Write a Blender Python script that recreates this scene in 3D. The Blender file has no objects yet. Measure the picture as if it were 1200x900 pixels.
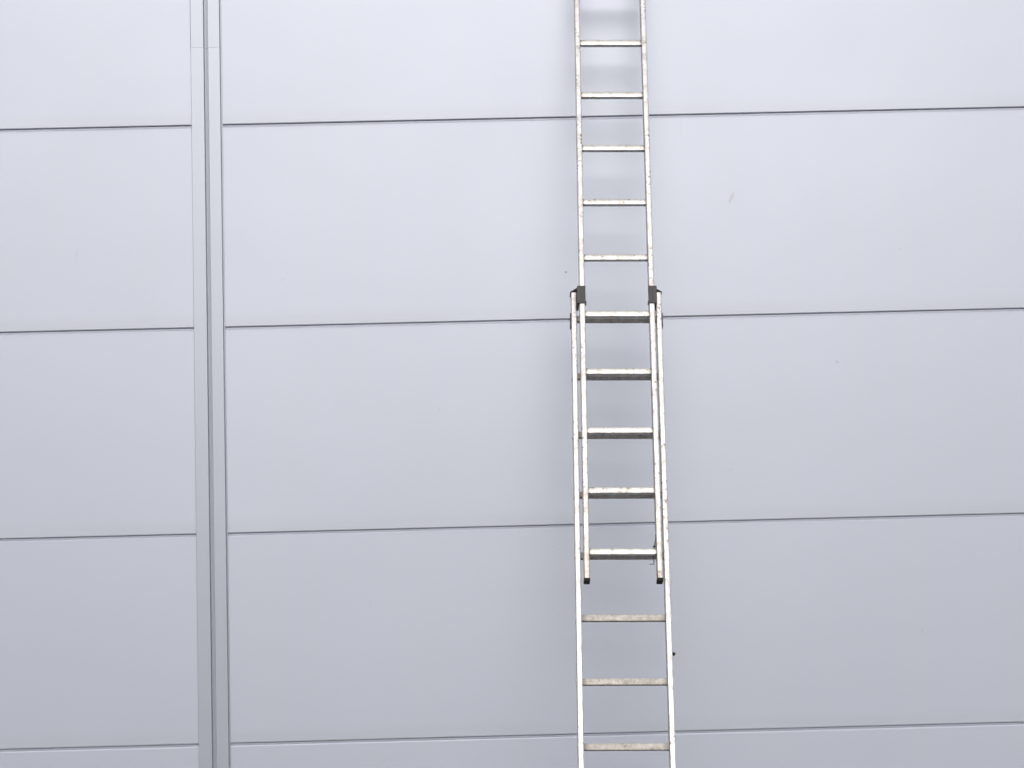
import bpy, bmesh, math, random
from mathutils import Matrix, Vector

random.seed(7)
scene = bpy.context.scene
col = scene.collection
R = math.radians

# ------------------------------------------------------------------ camera
ZS = 3.85                                   # height of the topmost visible panel joint
cam_d = bpy.data.cameras.new('camera')
cam = bpy.data.objects.new('camera', cam_d)
col.objects.link(cam)
scene.camera = cam
yaw, pitch, roll = 0.01565, 0.09091, -0.02559
fwd = Vector((math.sin(yaw) * math.cos(pitch), math.cos(yaw) * math.cos(pitch), math.sin(pitch)))
rt = Vector((math.cos(yaw), -math.sin(yaw), 0))
up = rt.cross(fwd)
rt2 = math.cos(roll) * rt + math.sin(roll) * up
up2 = -math.sin(roll) * rt + math.cos(roll) * up
m = Matrix((rt2, up2, -fwd)).transposed().to_4x4()
m.translation = Vector((0, -9.90361, ZS - 2.21037))
cam.matrix_world = m
cam_d.sensor_width = 36
cam_d.lens = 72
cam_d.clip_end = 3000

# ------------------------------------------------------------------ sky and light
SUN_EL, SUN_AZ = 24.0, 0.5                 # azimuth measured from -Y (behind the camera) towards +X
world = bpy.data.worlds.new('World')
scene.world = world
world.use_nodes = True
wn = world.node_tree
wn.nodes.clear()
sky = wn.nodes.new('ShaderNodeTexSky')
sky.sky_type = 'NISHITA'
sky.sun_disc = False
sky.sun_elevation = R(SUN_EL)
sky.sun_rotation = R(180 - SUN_AZ)
sky.air_density = 1.0
sky.dust_density = 4.0
sky.ozone_density = 1.0
hs = wn.nodes.new('ShaderNodeHueSaturation')   # thin white overcast
hs.inputs['Saturation'].default_value = 0.42
bg = wn.nodes.new('ShaderNodeBackground')
bg.inputs['Strength'].default_value = 0.13
wo = wn.nodes.new('ShaderNodeOutputWorld')
wn.links.new(sky.outputs[0], hs.inputs['Color'])
wn.links.new(hs.outputs[0], bg.inputs['Color'])
wn.links.new(bg.outputs[0], wo.inputs['Surface'])

sd = bpy.data.lights.new('sun', 'SUN')
sd.energy = 0.66
sd.angle = R(42)
sd.color = (1.0, 0.985, 0.96)
sun = bpy.data.objects.new('sun', sd)
col.objects.link(sun)
sdir = Vector((math.sin(R(SUN_AZ)) * math.cos(R(SUN_EL)), -math.cos(R(SUN_AZ)) * math.cos(R(SUN_EL)), math.sin(R(SUN_EL))))
sun.rotation_euler = sdir.to_track_quat('Z', 'Y').to_euler()
sun.location = (0, -20, 20)

scene.view_settings.view_transform = 'Standard'
scene.view_settings.look = 'None'
scene.view_settings.gamma = 1
scene.view_settings.exposure = 0.13

# ------------------------------------------------------------------ materials
def mat(name):
    mt = bpy.data.materials.new(name)
    mt.use_nodes = True
    nt = mt.node_tree
    return mt, nt, nt.nodes['Principled BSDF']

def N(nt, t, **kw):
    n = nt.nodes.new(t)
    for k, v in kw.items():
        if k in n.inputs.keys():
            n.inputs[k].default_value = v
        else:
            setattr(n, k, v)
    return n

def noise(nt, vec, scale, detail=3, rough=0.5):
    n = N(nt, 'ShaderNodeTexNoise', Scale=scale, Detail=detail, Roughness=rough)
    nt.links.new(vec, n.inputs['Vector'])
    return n.outputs['Fac']

def ramp(nt, fac, a, b, lo=0.0, hi=1.0):
    n = N(nt, 'ShaderNodeMapRange', clamp=True)
    for k, v in zip((1, 2, 3, 4), (a, b, lo, hi)):
        n.inputs[k].default_value = v
    nt.links.new(fac, n.inputs[0])
    return n.outputs[0]

def mul(nt, a, b, op='MULTIPLY'):
    n = N(nt, 'ShaderNodeMath', operation=op)
    for i, v in enumerate((a, b)):
        if isinstance(v, (int, float)):
            n.inputs[i].default_value = v
        else:
            nt.links.new(v, n.inputs[i])
    return n.outputs[0]

def mix(nt, fac, a, b):
    n = N(nt, 'ShaderNodeMix', data_type='RGBA')
    if isinstance(fac, (int, float)):
        n.inputs[0].default_value = fac
    else:
        nt.links.new(fac, n.inputs[0])
    for i, v in ((6, a), (7, b)):
        if isinstance(v, tuple):
            n.inputs[i].default_value = v + (1,) if len(v) == 3 else v
        else:
            nt.links.new(v, n.inputs[i])
    return n.outputs[2]

def mapped(nt, src, sc):
    mp = N(nt, 'ShaderNodeMapping')
    mp.inputs['Scale'].default_value = sc
    nt.links.new(src, mp.inputs['Vector'])
    return mp.outputs[0]

SCUFFS = [  # x, z (relative to ZS), half length, half width, turn, strength : scuffs on the panels
    (1.2537, -0.4177, 0.032, 0.009, R(62), 0.30),
    (0.4314, -0.7659, 0.007, 0.006, 0.0, 0.8),
    (1.7413, -1.2374, 0.006, 0.006, 0.0, 0.5),
    (1.20, -1.75, 0.02, 0.003, R(20), 0.15),
    (-0.55, -2.35, 0.03, 0.003, R(80), 0.14),
    (-1.95, -0.62, 0.025, 0.004, R(75), 0.14),
    (2.1, -2.55, 0.02, 0.004, R(100), 0.16),
    (2.07, -0.69, 0.005, 0.005, 0.0, 0.25),
    (-0.95, -0.77, 0.006, 0.005, 0.0, 0.22),
    (0.33, -2.10, 0.004, 0.004, 0.0, 0.3),
    (1.02, -0.06, 0.05, 0.002, R(86), 0.10),
    (-0.2, -1.42, 0.004, 0.004, 0.0, 0.25),
]

def paint(name, base, metallic, rough, dirt=1.0, scuffs=False):
    mt, nt, b = mat(name)
    geo = N(nt, 'ShaderNodeNewGeometry')
    tc = N(nt, 'ShaderNodeTexCoord')
    P = geo.outputs['Position']
    big = noise(nt, P, 0.7, 2)
    c = mix(nt, ramp(nt, big, 0.35, 0.65), tuple(x * 0.985 for x in base), tuple(min(1, x * 1.015) for x in base))
    oi = N(nt, 'ShaderNodeObjectInfo')
    c = mix(nt, ramp(nt, oi.outputs['Random'], 0, 1, 0, 0.05), c, tuple(x * 0.75 for x in base))
    # vertical rain streaks
    st = noise(nt, mapped(nt, P, (9.0, 1.0, 0.35)), 1.0, 4, 0.6)
    c = mix(nt, ramp(nt, st, 0.5, 0.85, 0, 0.05 * dirt), c, (0.40, 0.39, 0.37))
    # dust that collects along the lower edge of each panel (object z = 0 at the lower edge)
    sep = N(nt, 'ShaderNodeSeparateXYZ')
    nt.links.new(tc.outputs['Object'], sep.inputs[0])
    band = ramp(nt, sep.outputs['Z'], 0.03, 0.075, 1, 0)
    bn = ramp(nt, noise(nt, mapped(nt, P, (1.6, 1, 5)), 1.0, 3), 0.3, 0.7, 0.4, 1.0)
    c = mix(nt, mul(nt, mul(nt, band, bn), 0.15 * dirt), c, (0.29, 0.29, 0.30))
    if scuffs:
        for (x, z, L, W, a, s) in SCUFFS:
            sub = N(nt, 'ShaderNodeVectorMath', operation='SUBTRACT')
            sub.inputs[1].default_value = (x, 0, z + ZS)
            nt.links.new(P, sub.inputs[0])
            rot = N(nt, 'ShaderNodeVectorRotate', rotation_type='Y_AXIS')
            rot.inputs['Angle'].default_value = a
            nt.links.new(sub.outputs[0], rot.inputs['Vector'])
            mp = mapped(nt, rot.outputs[0], (1 / L, 0.0, 1 / W))
            ln = N(nt, 'ShaderNodeVectorMath', operation='LENGTH')
            nt.links.new(mp, ln.inputs[0])
            wob = mul(nt, ln.outputs['Value'], ramp(nt, noise(nt, P, 120, 2), 0.2, 0.8, -0.35, 0.35), 'ADD')
            c = mix(nt, ramp(nt, wob, 0.5, 1.15, s, 0), c, (0.20, 0.185, 0.15))
    nt.links.new(c, b.inputs['Base Color'])
    b.inputs['Metallic'].default_value = metallic
    r = ramp(nt, noise(nt, P, 2.2, 4, 0.6), 0.3, 0.7, rough - 0.008, rough + 0.008)
    nt.links.new(r, b.inputs['Roughness'])
    # sheet steel is never quite flat
    bp = N(nt, 'ShaderNodeBump', Strength=0.10, Distance=0.012)
    nt.links.new(noise(nt, mapped(nt, P, (0.9, 1, 1.8)), 1.0, 1), bp.inputs['Height'])
    bp2 = N(nt, 'ShaderNodeBump', Strength=0.05, Distance=0.0006)
    nt.links.new(noise(nt, P, 260, 2), bp2.inputs['Height'])
    nt.links.new(bp.outputs[0], bp2.inputs['Normal'])
    nt.links.new(bp2.outputs[0], b.inputs['Normal'])
    return mt

def aluminium(name, base, metallic, rough, dirt_col, lo, hi, amount, fl=0.5, ends=0.0, grain=14, zdirt=None):
    mt, nt, b = mat(name)
    tc = N(nt, 'ShaderNodeTexCoord')
    P = tc.outputs['Object']
    oi = N(nt, 'ShaderNodeObjectInfo')
    ad = N(nt, 'ShaderNodeVectorMath', operation='ADD')
    sc = N(nt, 'ShaderNodeVectorMath', operation='SCALE')
    cb = N(nt, 'ShaderNodeCombineXYZ')
    for i in range(3):
        nt.links.new(oi.outputs['Random'], cb.inputs[i])
    nt.links.new(cb.outputs[0], sc.inputs[0])
    sc.inputs['Scale'].default_value = 40.0
    nt.links.new(P, ad.inputs[0])
    nt.links.new(sc.outputs[0], ad.inputs[1])
    Q = ad.outputs[0]
    g = noise(nt, Q, grain, 5, 0.65)
    c = mix(nt, ramp(nt, g, lo, hi, 0, amount), base, dirt_col)
    if ends:  # darker rung ends: weld dirt, plus weld shadow painted on the upper rungs
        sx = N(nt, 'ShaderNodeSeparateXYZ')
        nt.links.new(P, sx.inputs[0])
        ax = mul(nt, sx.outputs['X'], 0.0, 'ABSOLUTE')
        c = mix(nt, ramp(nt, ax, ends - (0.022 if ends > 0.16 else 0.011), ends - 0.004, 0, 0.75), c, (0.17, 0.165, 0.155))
    if zdirt:                                              # grime towards the lower end of the section
        sz = N(nt, 'ShaderNodeSeparateXYZ')
        nt.links.new(P, sz.inputs[0])
        zz = mul(nt, ramp(nt, sz.outputs['Z'], zdirt, zdirt + 0.45, 1, 0), ramp(nt, g, 0.3, 0.6, 0.35, 1.0))
        c = mix(nt, mul(nt, zz, 0.75), c, (0.30, 0.26, 0.22))
    flk = noise(nt, Q, 55, 3, 0.7)                         # paint and mortar flecks, knocks
    msk = mul(nt, ramp(nt, flk, 0.565, 0.64), ramp(nt, noise(nt, Q, 5, 2), 0.42, 0.58))
    c = mix(nt, mul(nt, msk, fl), c, (0.16, 0.14, 0.12))
    nt.links.new(c, b.inputs['Base Color'])
    b.inputs['Metallic'].default_value = metallic
    nt.links.new(ramp(nt, g, 0.3, 0.7, rough - 0.06, rough + 0.1), b.inputs['Roughness'])
    bp = N(nt, 'ShaderNodeBump', Strength=0.12, Distance=0.001)
    nt.links.new(flk, bp.inputs['Height'])
    nt.links.new(bp.outputs[0], b.inputs['Normal'])
    return mt

def plain(name, base, metallic, rough, var=0.2, scale=30):
    mt, nt, b = mat(name)
    tc = N(nt, 'ShaderNodeTexCoord')
    f = noise(nt, tc.outputs['Object'], scale, 4, 0.6)
    c = mix(nt, f, tuple(x * (1 - var) for x in base), tuple(min(1, x * (1 + var)) for x in base))
    nt.links.new(c, b.inputs['Base Color'])
    b.inputs['Metallic'].default_value = metallic
    b.inputs['Roughness'].default_value = rough
    bp = N(nt, 'ShaderNodeBump', Strength=0.15, Distance=0.002)
    nt.links.new(f, bp.inputs['Height'])
    nt.links.new(bp.outputs[0], b.inputs['Normal'])
    return mt

M_PANEL = paint('panel_paint', (0.405, 0.442, 0.535), 0.22, 0.45, 1.0, True)
M_TRIM = paint('trim_paint', (0.333, 0.366, 0.440), 0.26, 0.40, 0.6)
M_GASKET = plain('joint_gasket', (0.09, 0.09, 0.095), 0, 0.8)
M_RAIL = aluminium('rail_aluminium', (0.545, 0.546, 0.55), 0.5, 0.40, (0.32, 0.29, 0.26), 0.50, 0.72, 0.7, 1.0, grain=24)
FLY_RAIL_ARGS = ((0.545, 0.546, 0.55), 0.5, 0.40, (0.32, 0.29, 0.26), 0.47, 0.70, 0.75, 1.0)
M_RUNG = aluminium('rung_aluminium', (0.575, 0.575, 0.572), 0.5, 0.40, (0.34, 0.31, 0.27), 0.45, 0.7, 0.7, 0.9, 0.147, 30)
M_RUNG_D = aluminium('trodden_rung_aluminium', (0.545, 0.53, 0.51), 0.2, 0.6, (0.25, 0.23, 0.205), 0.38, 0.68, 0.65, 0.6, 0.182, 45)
M_BRACKET = plain('guide_plastic', (0.04, 0.042, 0.043), 0, 0.55)
M_BLACK = plain('black_rubber', (0.012, 0.010, 0.010), 0, 0.85)
M_STEEL = plain('galvanised_wire', (0.25, 0.26, 0.27), 0.8, 0.45)
M_CONC = plain('plinth_concrete', (0.30, 0.295, 0.28), 0, 0.9, 0.15, 12)
M_ROOF = plain('roof_membrane', (0.25, 0.25, 0.25), 0, 0.9)

def asphalt():
    mt, nt, b = mat('asphalt')
    geo = N(nt, 'ShaderNodeNewGeometry')
    P = geo.outputs['Position']
    f = noise(nt, P, 60, 4, 0.7)
    g = noise(nt, P, 0.35, 3)
    c = mix(nt, f, (0.035, 0.035, 0.036), (0.085, 0.083, 0.08))
    c = mix(nt, ramp(nt, g, 0.4, 0.65, 0, 0.4), c, (0.09, 0.087, 0.08))
    nt.links.new(c, b.inputs['Base Color'])
    b.inputs['Roughness'].default_value = 0.85
    bp = N(nt, 'ShaderNodeBump', Strength=0.5, Distance=0.006)
    nt.links.new(f, bp.inputs['Height'])
    nt.links.new(bp.outputs[0], b.inputs['Normal'])
    return mt
M_ASPH = asphalt()

# ------------------------------------------------------------------ mesh helpers
def link(name, me, material, parent=None, loc=None):
    if material and not me.materials:
        me.materials.append(material)
    o = bpy.data.objects.new(name, me)
    col.objects.link(o)
    if parent:
        o.parent = parent
    if loc:
        o.location = loc
    return o

def finish(bm, name):
    bmesh.ops.recalc_face_normals(bm, faces=bm.faces)
    me = bpy.data.meshes.new(name)
    bm.to_mesh(me)
    bm.free()
    return me

def extrude(name, prof, a, b, axis):
    """closed profile swept from a to b along the axis; profile coordinates are the two others in order"""
    bm = bmesh.new()
    def pt(p, t):
        q = list(p)
        q.insert('xyz'.index(axis), t)
        return bm.verts.new(q)
    lo = [pt(p, a) for p in prof]
    hi = [pt(p, b) for p in prof]
    n = len(prof)
    for i in range(n):
        bm.faces.new((lo[i], lo[(i + 1) % n], hi[(i + 1) % n], hi[i]))
    bm.faces.new(lo)
    bm.faces.new(hi)
    return finish(bm, name)

def box(name, x0, x1, y0, y1, z0, z1, bev=0.0, seg=2):
    bm = bmesh.new()
    bmesh.ops.create_cube(bm, size=1)
    for v in bm.verts:
        v.co = ((x0 + x1) / 2 + v.co.x * (x1 - x0), (y0 + y1) / 2 + v.co.y * (y1 - y0), (z0 + z1) / 2 + v.co.z * (z1 - z0))
    if bev:
        bmesh.ops.bevel(bm, geom=list(bm.edges), offset=bev, segments=seg, profile=0.5, affect='EDGES')
    return finish(bm, name)

def tube(name, pts, r, n=8):
    bm = bmesh.new()
    pts = [Vector(p) for p in pts]
    rings = []
    for i, p in enumerate(pts):
        d = (pts[min(i + 1, len(pts) - 1)] - pts[max(i - 1, 0)]).normalized()
        a = d.orthogonal().normalized() if i == 0 else (rings_a - d * rings_a.dot(d)).normalized()
        rings_a = a
        b = d.cross(a)
        rings.append([bm.verts.new(p + r * (math.cos(2 * math.pi * k / n) * a + math.sin(2 * math.pi * k / n) * b)) for k in range(n)])
    for q, s in zip(rings, rings[1:]):
        for k in range(n):
            bm.faces.new((q[k], q[(k + 1) % n], s[(k + 1) % n], s[k]))
    bm.faces.new(rings[0])
    bm.faces.new(rings[-1])
    return finish(bm, name)

def smooth(me, angle=35):
    for p in me.polygons:
        p.use_smooth = True
    try:
        me.set_sharp_from_angle(angle=R(angle))
    except Exception:
        pass
    return me

def thing(name, label, cat, loc=(0, 0, 0)):
    o = bpy.data.objects.new(name, None)
    o.empty_display_size = 0.2
    col.objects.link(o)
    o.location = loc
    o['label'] = label
    o['category'] = cat
    return o

# ------------------------------------------------------------------ ground
bm = bmesh.new()
S = 900
bm.faces.new([bm.verts.new(p) for p in ((-S, -S, 0), (S, -S, 0), (S, S, 0), (-S, S, 0))])
g = link('ground', finish(bm, 'ground'), M_ASPH)
g['kind'] = 'structure'

# unseen wooded rise added behind the camera; it darkens the wall's low sky
def added_hill_mesh():
    bm = bmesh.new()
    from mathutils import noise as mn
    nx, ny = 90, 14
    grid = []
    for i in range(nx + 1):
        a = R(-100 + 200 * i / nx)
        rowv = []
        for j in range(ny + 1):
            r = 48 + 90 * (j / ny) ** 1.3
            x, y = math.sin(a) * r, -math.cos(a) * r
            t = min(1, j / (ny * 0.45))
            h = -0.4 + 14 * (t * t * (3 - 2 * t)) * (0.85 + 0.3 * mn.noise(Vector((x * 0.03, y * 0.03, 0)))) + t * 1.6 * mn.noise(Vector((x * 0.2, y * 0.2, 3)))
            if j == ny:
                h = -2
            rowv.append(bm.verts.new((x, y, h)))
        grid.append(rowv)
    for i in range(nx):
        for j in range(ny):
            bm.faces.new((grid[i][j], grid[i + 1][j], grid[i + 1][j + 1], grid[i][j + 1]))
    return finish(bm, 'added_hills')
M_ADDED_HILL = plain('added_wooded_slope', (0.055, 0.06, 0.032), 0, 0.95, 0.5, 0.6)
hl = link('added_hills', smooth(added_hill_mesh(), 80), M_ADDED_HILL)
hl['kind'] = 'structure'

# ------------------------------------------------------------------ building clad in flat steel panels
bld = thing('industrial_building', 'pale grey industrial building clad in wide horizontal steel panels with a vertical trim strip', 'building')

GAP = 0.0095
def panel_profile(h):
    """(y, z): front at y=0, lower edge at z=0; a tongue closes the joint below"""
    return [(0.0, 0.004), (0.0, h - 0.0075), (0.0020, h - 0.0028), (0.0062, h), (0.06, h),
            (0.06, -GAP + 0.0006), (0.013, -GAP + 0.0006), (0.013, 0.0), (0.004, 0.0), (0.001, 0.0012)]

TX = (-1.38163, -1.3174, -1.2343)            # left edge of the trim, its inner step, its right joint
PITCH_X = 6.0
bays = []                                    # (panel start, panel end)
trims = [TX[0] + PITCH_X * k for k in range(-1, 3)]
TW = TX[2] + 0.0040 - TX[0]                  # from the left trim edge to the next panel's edge
edges = [trims[0] - 5.7] + trims
for i in range(len(trims)):
    a = trims[i - 1] + TW if i else trims[0] - 5.7
    bays.append((a, trims[i] + 0.0006))
X0, X1 = bays[0][0], bays[-1][1]
joints = [ZS + k for k in range(-3, 6)]      # joint centres, bottom to top
zs = [0.30] + joints + [ZS + 5.75]
cache = {}
rows = [(zs[i] + GAP / 2 if i else zs[0], zs[i + 1] - GAP / 2) for i in range(len(zs) - 1)]
for (a, b) in bays:
    for (z0, z1) in rows:
        key = (round(b - a, 4), round(z1 - z0, 4))
        if key not in cache:
            cache[key] = extrude('wall_panel', panel_profile(z1 - z0), 0, b - a, 'x')
        link('wall_panel', cache[key], M_PANEL, bld, (a, 0, z0))

# vertical trim: folded sheet, two lengths with a lap joint
def trim_profile(e):
    xa, xb, xc = 0.0, TX[1] - TX[0], TX[2] - TX[0]
    return [(xa - e, 0.0), (xa - e, -0.0125 - e), (xa + 0.0015, -0.0140 - e), (xb - 0.002, -0.0140 - e), (xb, -0.0125 - e), (xb + 0.0003, 0.012 - e),
            (xb + 0.0065, 0.012 - e), (xb + 0.0070, 0.007 - e), (xb + 0.0185, 0.005 - e), (xb + 0.0215, -0.0118 - e), (xc - 0.0065, -0.0118 - e), (xc - 0.0045, -0.0105 - e), (xc - 0.0040, 0.007),
            (xc + 0.0025, 0.007), (xc + 0.0025, 0.03), (xa + 0.004, 0.03), (xa + 0.004, 0.0)]
ZLAP = ZS + 0.388
top_z = zs[-1]
tm_lo = extrude('cover_trim', trim_profile(0.0), 0, ZLAP - 0.0006 - zs[0], 'z')
tm_hi = extrude('cover_trim', trim_profile(0.0011), 0, top_z - ZLAP, 'z')
for x in trims:
    link('cover_trim', tm_lo, M_TRIM, bld, (x, -0.0002, zs[0]))
    link('cover_trim', tm_hi, M_TRIM, bld, (x, -0.0002, ZLAP))

link('backing_wall', box('backing_wall', X0, X1, 0.075, 0.2, 0.0, top_z - 0.02), M_GASKET, bld)
link('plinth', box('plinth', X0, X1, -0.02, 0.074, -0.3, zs[0] - 0.012, 0.008), M_CONC, bld)
link('drip_flashing', extrude('drip_flashing', [(-0.03, zs[0] - 0.02), (-0.03, zs[0] - 0.008), (0.0, zs[0] - 0.001), (0.06, zs[0] - 0.0005), (0.06, zs[0] - 0.0115), (-0.022, zs[0] - 0.0115)], X0, X1, 'x'), M_TRIM, bld)
link('parapet_cap', extrude('parapet_cap', [(-0.05, top_z - 0.12), (-0.05, top_z + 0.03), (0.45, top_z + 0.015), (0.45, top_z - 0.1), (0.445, top_z - 0.1), (0.445, top_z + 0.005), (-0.045, top_z + 0.02), (-0.045, top_z - 0.12)], X0 - 0.05, X1 + 0.05, 'x'), M_TRIM, bld)
link('side_wall', box('side_wall', X0, X0 + 0.2, 0.205, 18, 0, top_z - 0.02), M_PANEL, bld)
link('side_wall', box('side_wall', X1 - 0.2, X1, 0.205, 18, 0, top_z - 0.02), M_PANEL, bld)
link('rear_wall', box('rear_wall', X0, X1, 18.005, 18.2, 0, top_z - 0.02), M_PANEL, bld)
link('roof', box('roof', X0 + 0.21, X1 - 0.21, 0.21, 17.99, top_z - 0.9, top_z - 0.7), M_ROOF, bld)

# ------------------------------------------------------------------ extension ladder leaning on the wall
LEAN, LROLL = 0.2618, 0.02367
u = Vector((math.sin(LROLL), math.sin(LEAN), math.cos(LEAN))).normalized()
n = Vector((0, -math.cos(LEAN), math.sin(LEAN)))
n = (n - u * n.dot(u)).normalized()
s = u.cross(n)
if s.x < 0:
    s = -s
O = Vector((0.63084, -0.68281, -1.05791 + ZS))       # front of the sixth visible rung
FOOT = -(O.z - 0.0) / u.z + 0.02                      # along the ladder to the ground
base = O + u * FOOT
lad = thing('extension_ladder', 'tall two-section aluminium extension ladder leaning against the panel wall', 'ladder')
mw = Matrix((s, -n, u)).transposed().to_4x4()
mw.translation = base
lad.matrix_world = mw
def L(t):                                             # distance from the sixth rung -> local z
    return t - FOOT

WF, WL, OFF, RW, RD = 0.31709, 0.38892, 0.0634, 0.0245, 0.058
fly0, fly1 = L(-1.237), L(2.40)
bas0, bas1 = 0.012, L(0.128)

def rail_mesh(z0, z1, y0):
    """hollow box rail with rounded edges, open look hidden by end caps; slight groove along the sides"""
    w, r, d = RW / 2, 0.0035, RD
    prof = []
    for (cx, cy, a0) in ((w - r, r, -90), (w - r, d - r, 0), (-w + r, d - r, 90), (-w + r, r, 180)):
        for k in range(4):
            a = R(a0 + 30 * k)
            prof.append((cx + r * math.cos(a), y0 + cy + r * math.sin(a)))
        if a0 == 0 or a0 == 180:
            pass
    return smooth(extrude('rail', prof, z0, z1, 'z'), 40)

M_FLY = aluminium('fly_rail_aluminium', *FLY_RAIL_ARGS, grain=24, zdirt=fly0)
me_fly = rail_mesh(fly0, fly1, 0.0)
me_bas = rail_mesh(bas0, bas1, OFF)
fly_rails, bas_rails = [], []
for sd_ in (-1, 1):
    o = link('rail', me_fly, M_FLY, lad, (sd_ * WF / 2, 0, 0)); fly_rails.append(o)
    o = link('rail', me_bas, M_RAIL, lad, (sd_ * WL / 2, 0, 0)); bas_rails.append(o)

# rungs: rounded square tube with a ribbed tread
def rung_mesh(length, yc, h=0.0285, d=0.0260):
    r = 0.004
    prof = []
    for (cy, cz, a0) in ((d / 2 - r, h / 2 - r, 0), (-d / 2 + r, h / 2 - r, 90), (-d / 2 + r, -h / 2 + r, 180), (d / 2 - r, -h / 2 + r, 270)):
        for k in range(3):
            a = R(a0 + 45 * k)
            prof.append((yc + cy + r * math.cos(a), cz + r * math.sin(a)))
        if a0 == 0:                                   # ribs along the tread
            for q in (0.0055, 0.0, -0.0055):
                prof += [(yc + q + 0.0016, h / 2), (yc + q + 0.0008, h / 2 - 0.0012), (yc + q - 0.0008, h / 2 - 0.0012), (yc + q - 0.0016, h / 2)]
    return smooth(extrude('rung', prof, -length / 2, length / 2, 'x'), 30)

UP = 0.0052
me_rf = rung_mesh(WF - RW + 0.002, RD / 2)
me_rb = rung_mesh(WL - RW + 0.002, OFF + RD / 2)
k = 4
for k in range(-4, 9):
    z = L(0.28 * k) + UP
    if fly0 + 0.05 < z < fly1 - 0.05:
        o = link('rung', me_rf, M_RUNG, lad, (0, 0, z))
kb = 0
base_rung_z = []
while L(0.28 * kb) > 0.12:
    base_rung_z.append(L(0.28 * kb) + UP)
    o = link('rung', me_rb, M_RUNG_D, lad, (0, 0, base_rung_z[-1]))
    kb -= 1

# swaged rung ends on the outside of the rails
def swage(wx, yc, h, d, sd_):
    return box('rung_end', 0 if sd_ > 0 else -wx, wx if sd_ > 0 else 0, yc - d / 2, yc + d / 2, -h / 2, h / 2, 0.0012, 1)
sw = {sd_: swage(0.003, OFF + RD / 2, 0.034, 0.032, sd_) for sd_ in (-1, 1)}
for i, sd_ in enumerate((-1, 1)):
    for j, z in enumerate(base_rung_z):
        link('rung_end', sw[sd_], M_RAIL, bas_rails[i], (sd_ * (RW / 2 - 0.0003), 0, z))
    # steel stop plate bolted to the outside at the topmost rung
    x = sd_ * (RW / 2 - 0.0003)
    link('stop_plate', box('stop_plate', min(x, x + sd_ * 0.0058), max(x, x + sd_ * 0.0058), OFF + 0.006, OFF + 0.05, -0.036, 0.028, 0.001, 1), M_BRACKET, bas_rails[i], (0, 0, base_rung_z[0] - 0.004))

# guide brackets at the head of the lower section, wrapping the rails of the upper one
def bracket(sd_):
    """local to the lower rail: x measured outwards (sd_) from the lower rail's centre"""
    bm = bmesh.new()
    dx = (WL - WF) / 2                                # fly rail centre lies dx inwards
    def add(x0, x1, y0, y1, z0, z1, bev=0.0015):
        t = bmesh.new()
        me = box('t', min(x0 * sd_, x1 * sd_), max(x0 * sd_, x1 * sd_), y0, y1, z0, z1, bev, 2)
        bm.from_mesh(me)
        bpy.data.meshes.remove(me)
        t.free()
    t1 = bas1 + 0.005
    t0 = t1 - 0.086
    add(-dx - RW / 2 - 0.003, -dx + 0.023, -0.0065, -0.0012, t0, t1)                   # front plate over the upper rail
    add(-dx + RW / 2 + 0.0015, -dx + 0.023, -0.003, OFF + 0.03, t0 + 0.002, t1 - 0.001)   # web between the rails
    add(-dx - RW / 2 - 0.0065, -dx - RW / 2 - 0.0015, -0.0064, 0.016, t0 - 0.004, t0 + 0.012)   # inner lip
    add(-dx + 0.0035, -dx + 0.0075, -0.0085, -0.006, t0 + 0.004, t1 - 0.004, 0.0008)
    add(-dx - 0.010, -dx - 0.006, -0.0080, -0.006, t0 + 0.004, t1 - 0.004, 0.0008)
    return finish(bm, 'guide_bracket')
def rail_cap(sd_):
    bm = bmesh.new()
    dx = (WL - WF) / 2
    prof = [(-dx + 0.018, bas1 + 0.0005), (-dx + 0.018, bas1 + 0.027), (-0.012, bas1 + 0.020), (RW / 2 + 0.004, bas1 + 0.003), (RW / 2 + 0.004, bas1 + 0.0005)]
    lo = [bm.verts.new((p[0] * sd_, OFF - 0.002, p[1])) for p in prof]
    hi = [bm.verts.new((p[0] * sd_, OFF + RD + 0.001, p[1])) for p in prof]
    m_ = len(prof)
    for i in range(m_):
        bm.faces.new((lo[i], lo[(i + 1) % m_], hi[(i + 1) % m_], hi[i]))
    bm.faces.new(lo); bm.faces.new(hi)
    return finish(bm, 'rail_cap')
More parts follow.
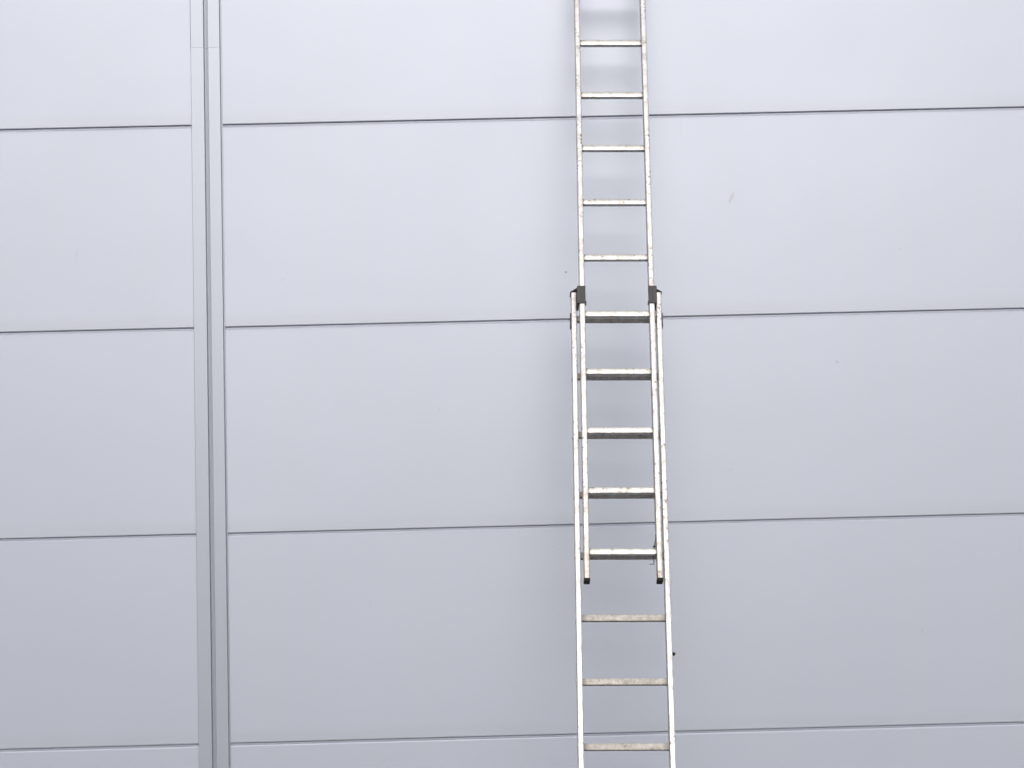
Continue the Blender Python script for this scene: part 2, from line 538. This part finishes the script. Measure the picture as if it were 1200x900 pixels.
for i, sd_ in enumerate((-1, 1)):
    gb = link('guide_bracket', bracket(sd_), M_BRACKET, bas_rails[i])
    link('rail_cap', rail_cap(sd_), M_BLACK, bas_rails[i])
    gb['label'] = 'dark grey plastic guide bracket wrapped round the upper rail'

# rubber end caps, both ends of the upper section, feet of the lower one
def cap(z0, z1, y0, flare=0.0025):
    return box('end_cap', -RW / 2 - flare, RW / 2 + flare, y0 - flare, y0 + RD - 0.002 + flare * 0.3, z0, z1, 0.003, 2)
me_c0 = cap(fly0 - 0.015, fly0 + 0.0005, 0.002, 0.0012)
me_c1 = cap(fly1 - 0.0005, fly1 + 0.014, 0.0)
me_ft = cap(-0.02, bas0 + 0.06, OFF, 0.005)
for i in range(2):
    link('end_cap', me_c0, M_BLACK, fly_rails[i])
    link('end_cap', me_c1, M_BLACK, fly_rails[i])
    link('rubber_foot', me_ft, M_BLACK, bas_rails[i])

# wire latch on the right, at the lowest rung of the upper section
zr = L(-0.28 * 4) + UP
xr = WF / 2 - RW / 2
la = smooth(tube('locking_latch', [(xr - 0.001, 0.012, zr + 0.075), (xr - 0.003, 0.004, zr + 0.05), (xr - 0.008, 0.030, zr + 0.024), (xr - 0.010, 0.052, zr + 0.012),
      (xr - 0.010, 0.052, zr - 0.02), (xr - 0.010, 0.040, zr - 0.048), (xr - 0.014, 0.036, zr - 0.053), (xr - 0.030, 0.034, zr - 0.053)], 0.0024))
link('locking_latch', la, M_STEEL, lad)
link('latch_pivot', smooth(tube('latch_pivot', [(xr + 0.002, 0.006, zr + 0.019), (xr - 0.016, 0.006, zr + 0.019)], 0.004, 10)), M_BRACKET, lad)

# black clip bolt on the outer side of the right lower rail
zb = L(-0.28 * 5.55)
link('clip_bolt', smooth(tube('clip_bolt', [(RW / 2 - 0.002, OFF + 0.02, zb), (RW / 2 + 0.004, OFF + 0.02, zb), (RW / 2 + 0.0045, OFF + 0.02, zb), (RW / 2 + 0.012, OFF + 0.02, zb - 0.004)], 0.0075, 10)), M_BLACK, bas_rails[1])
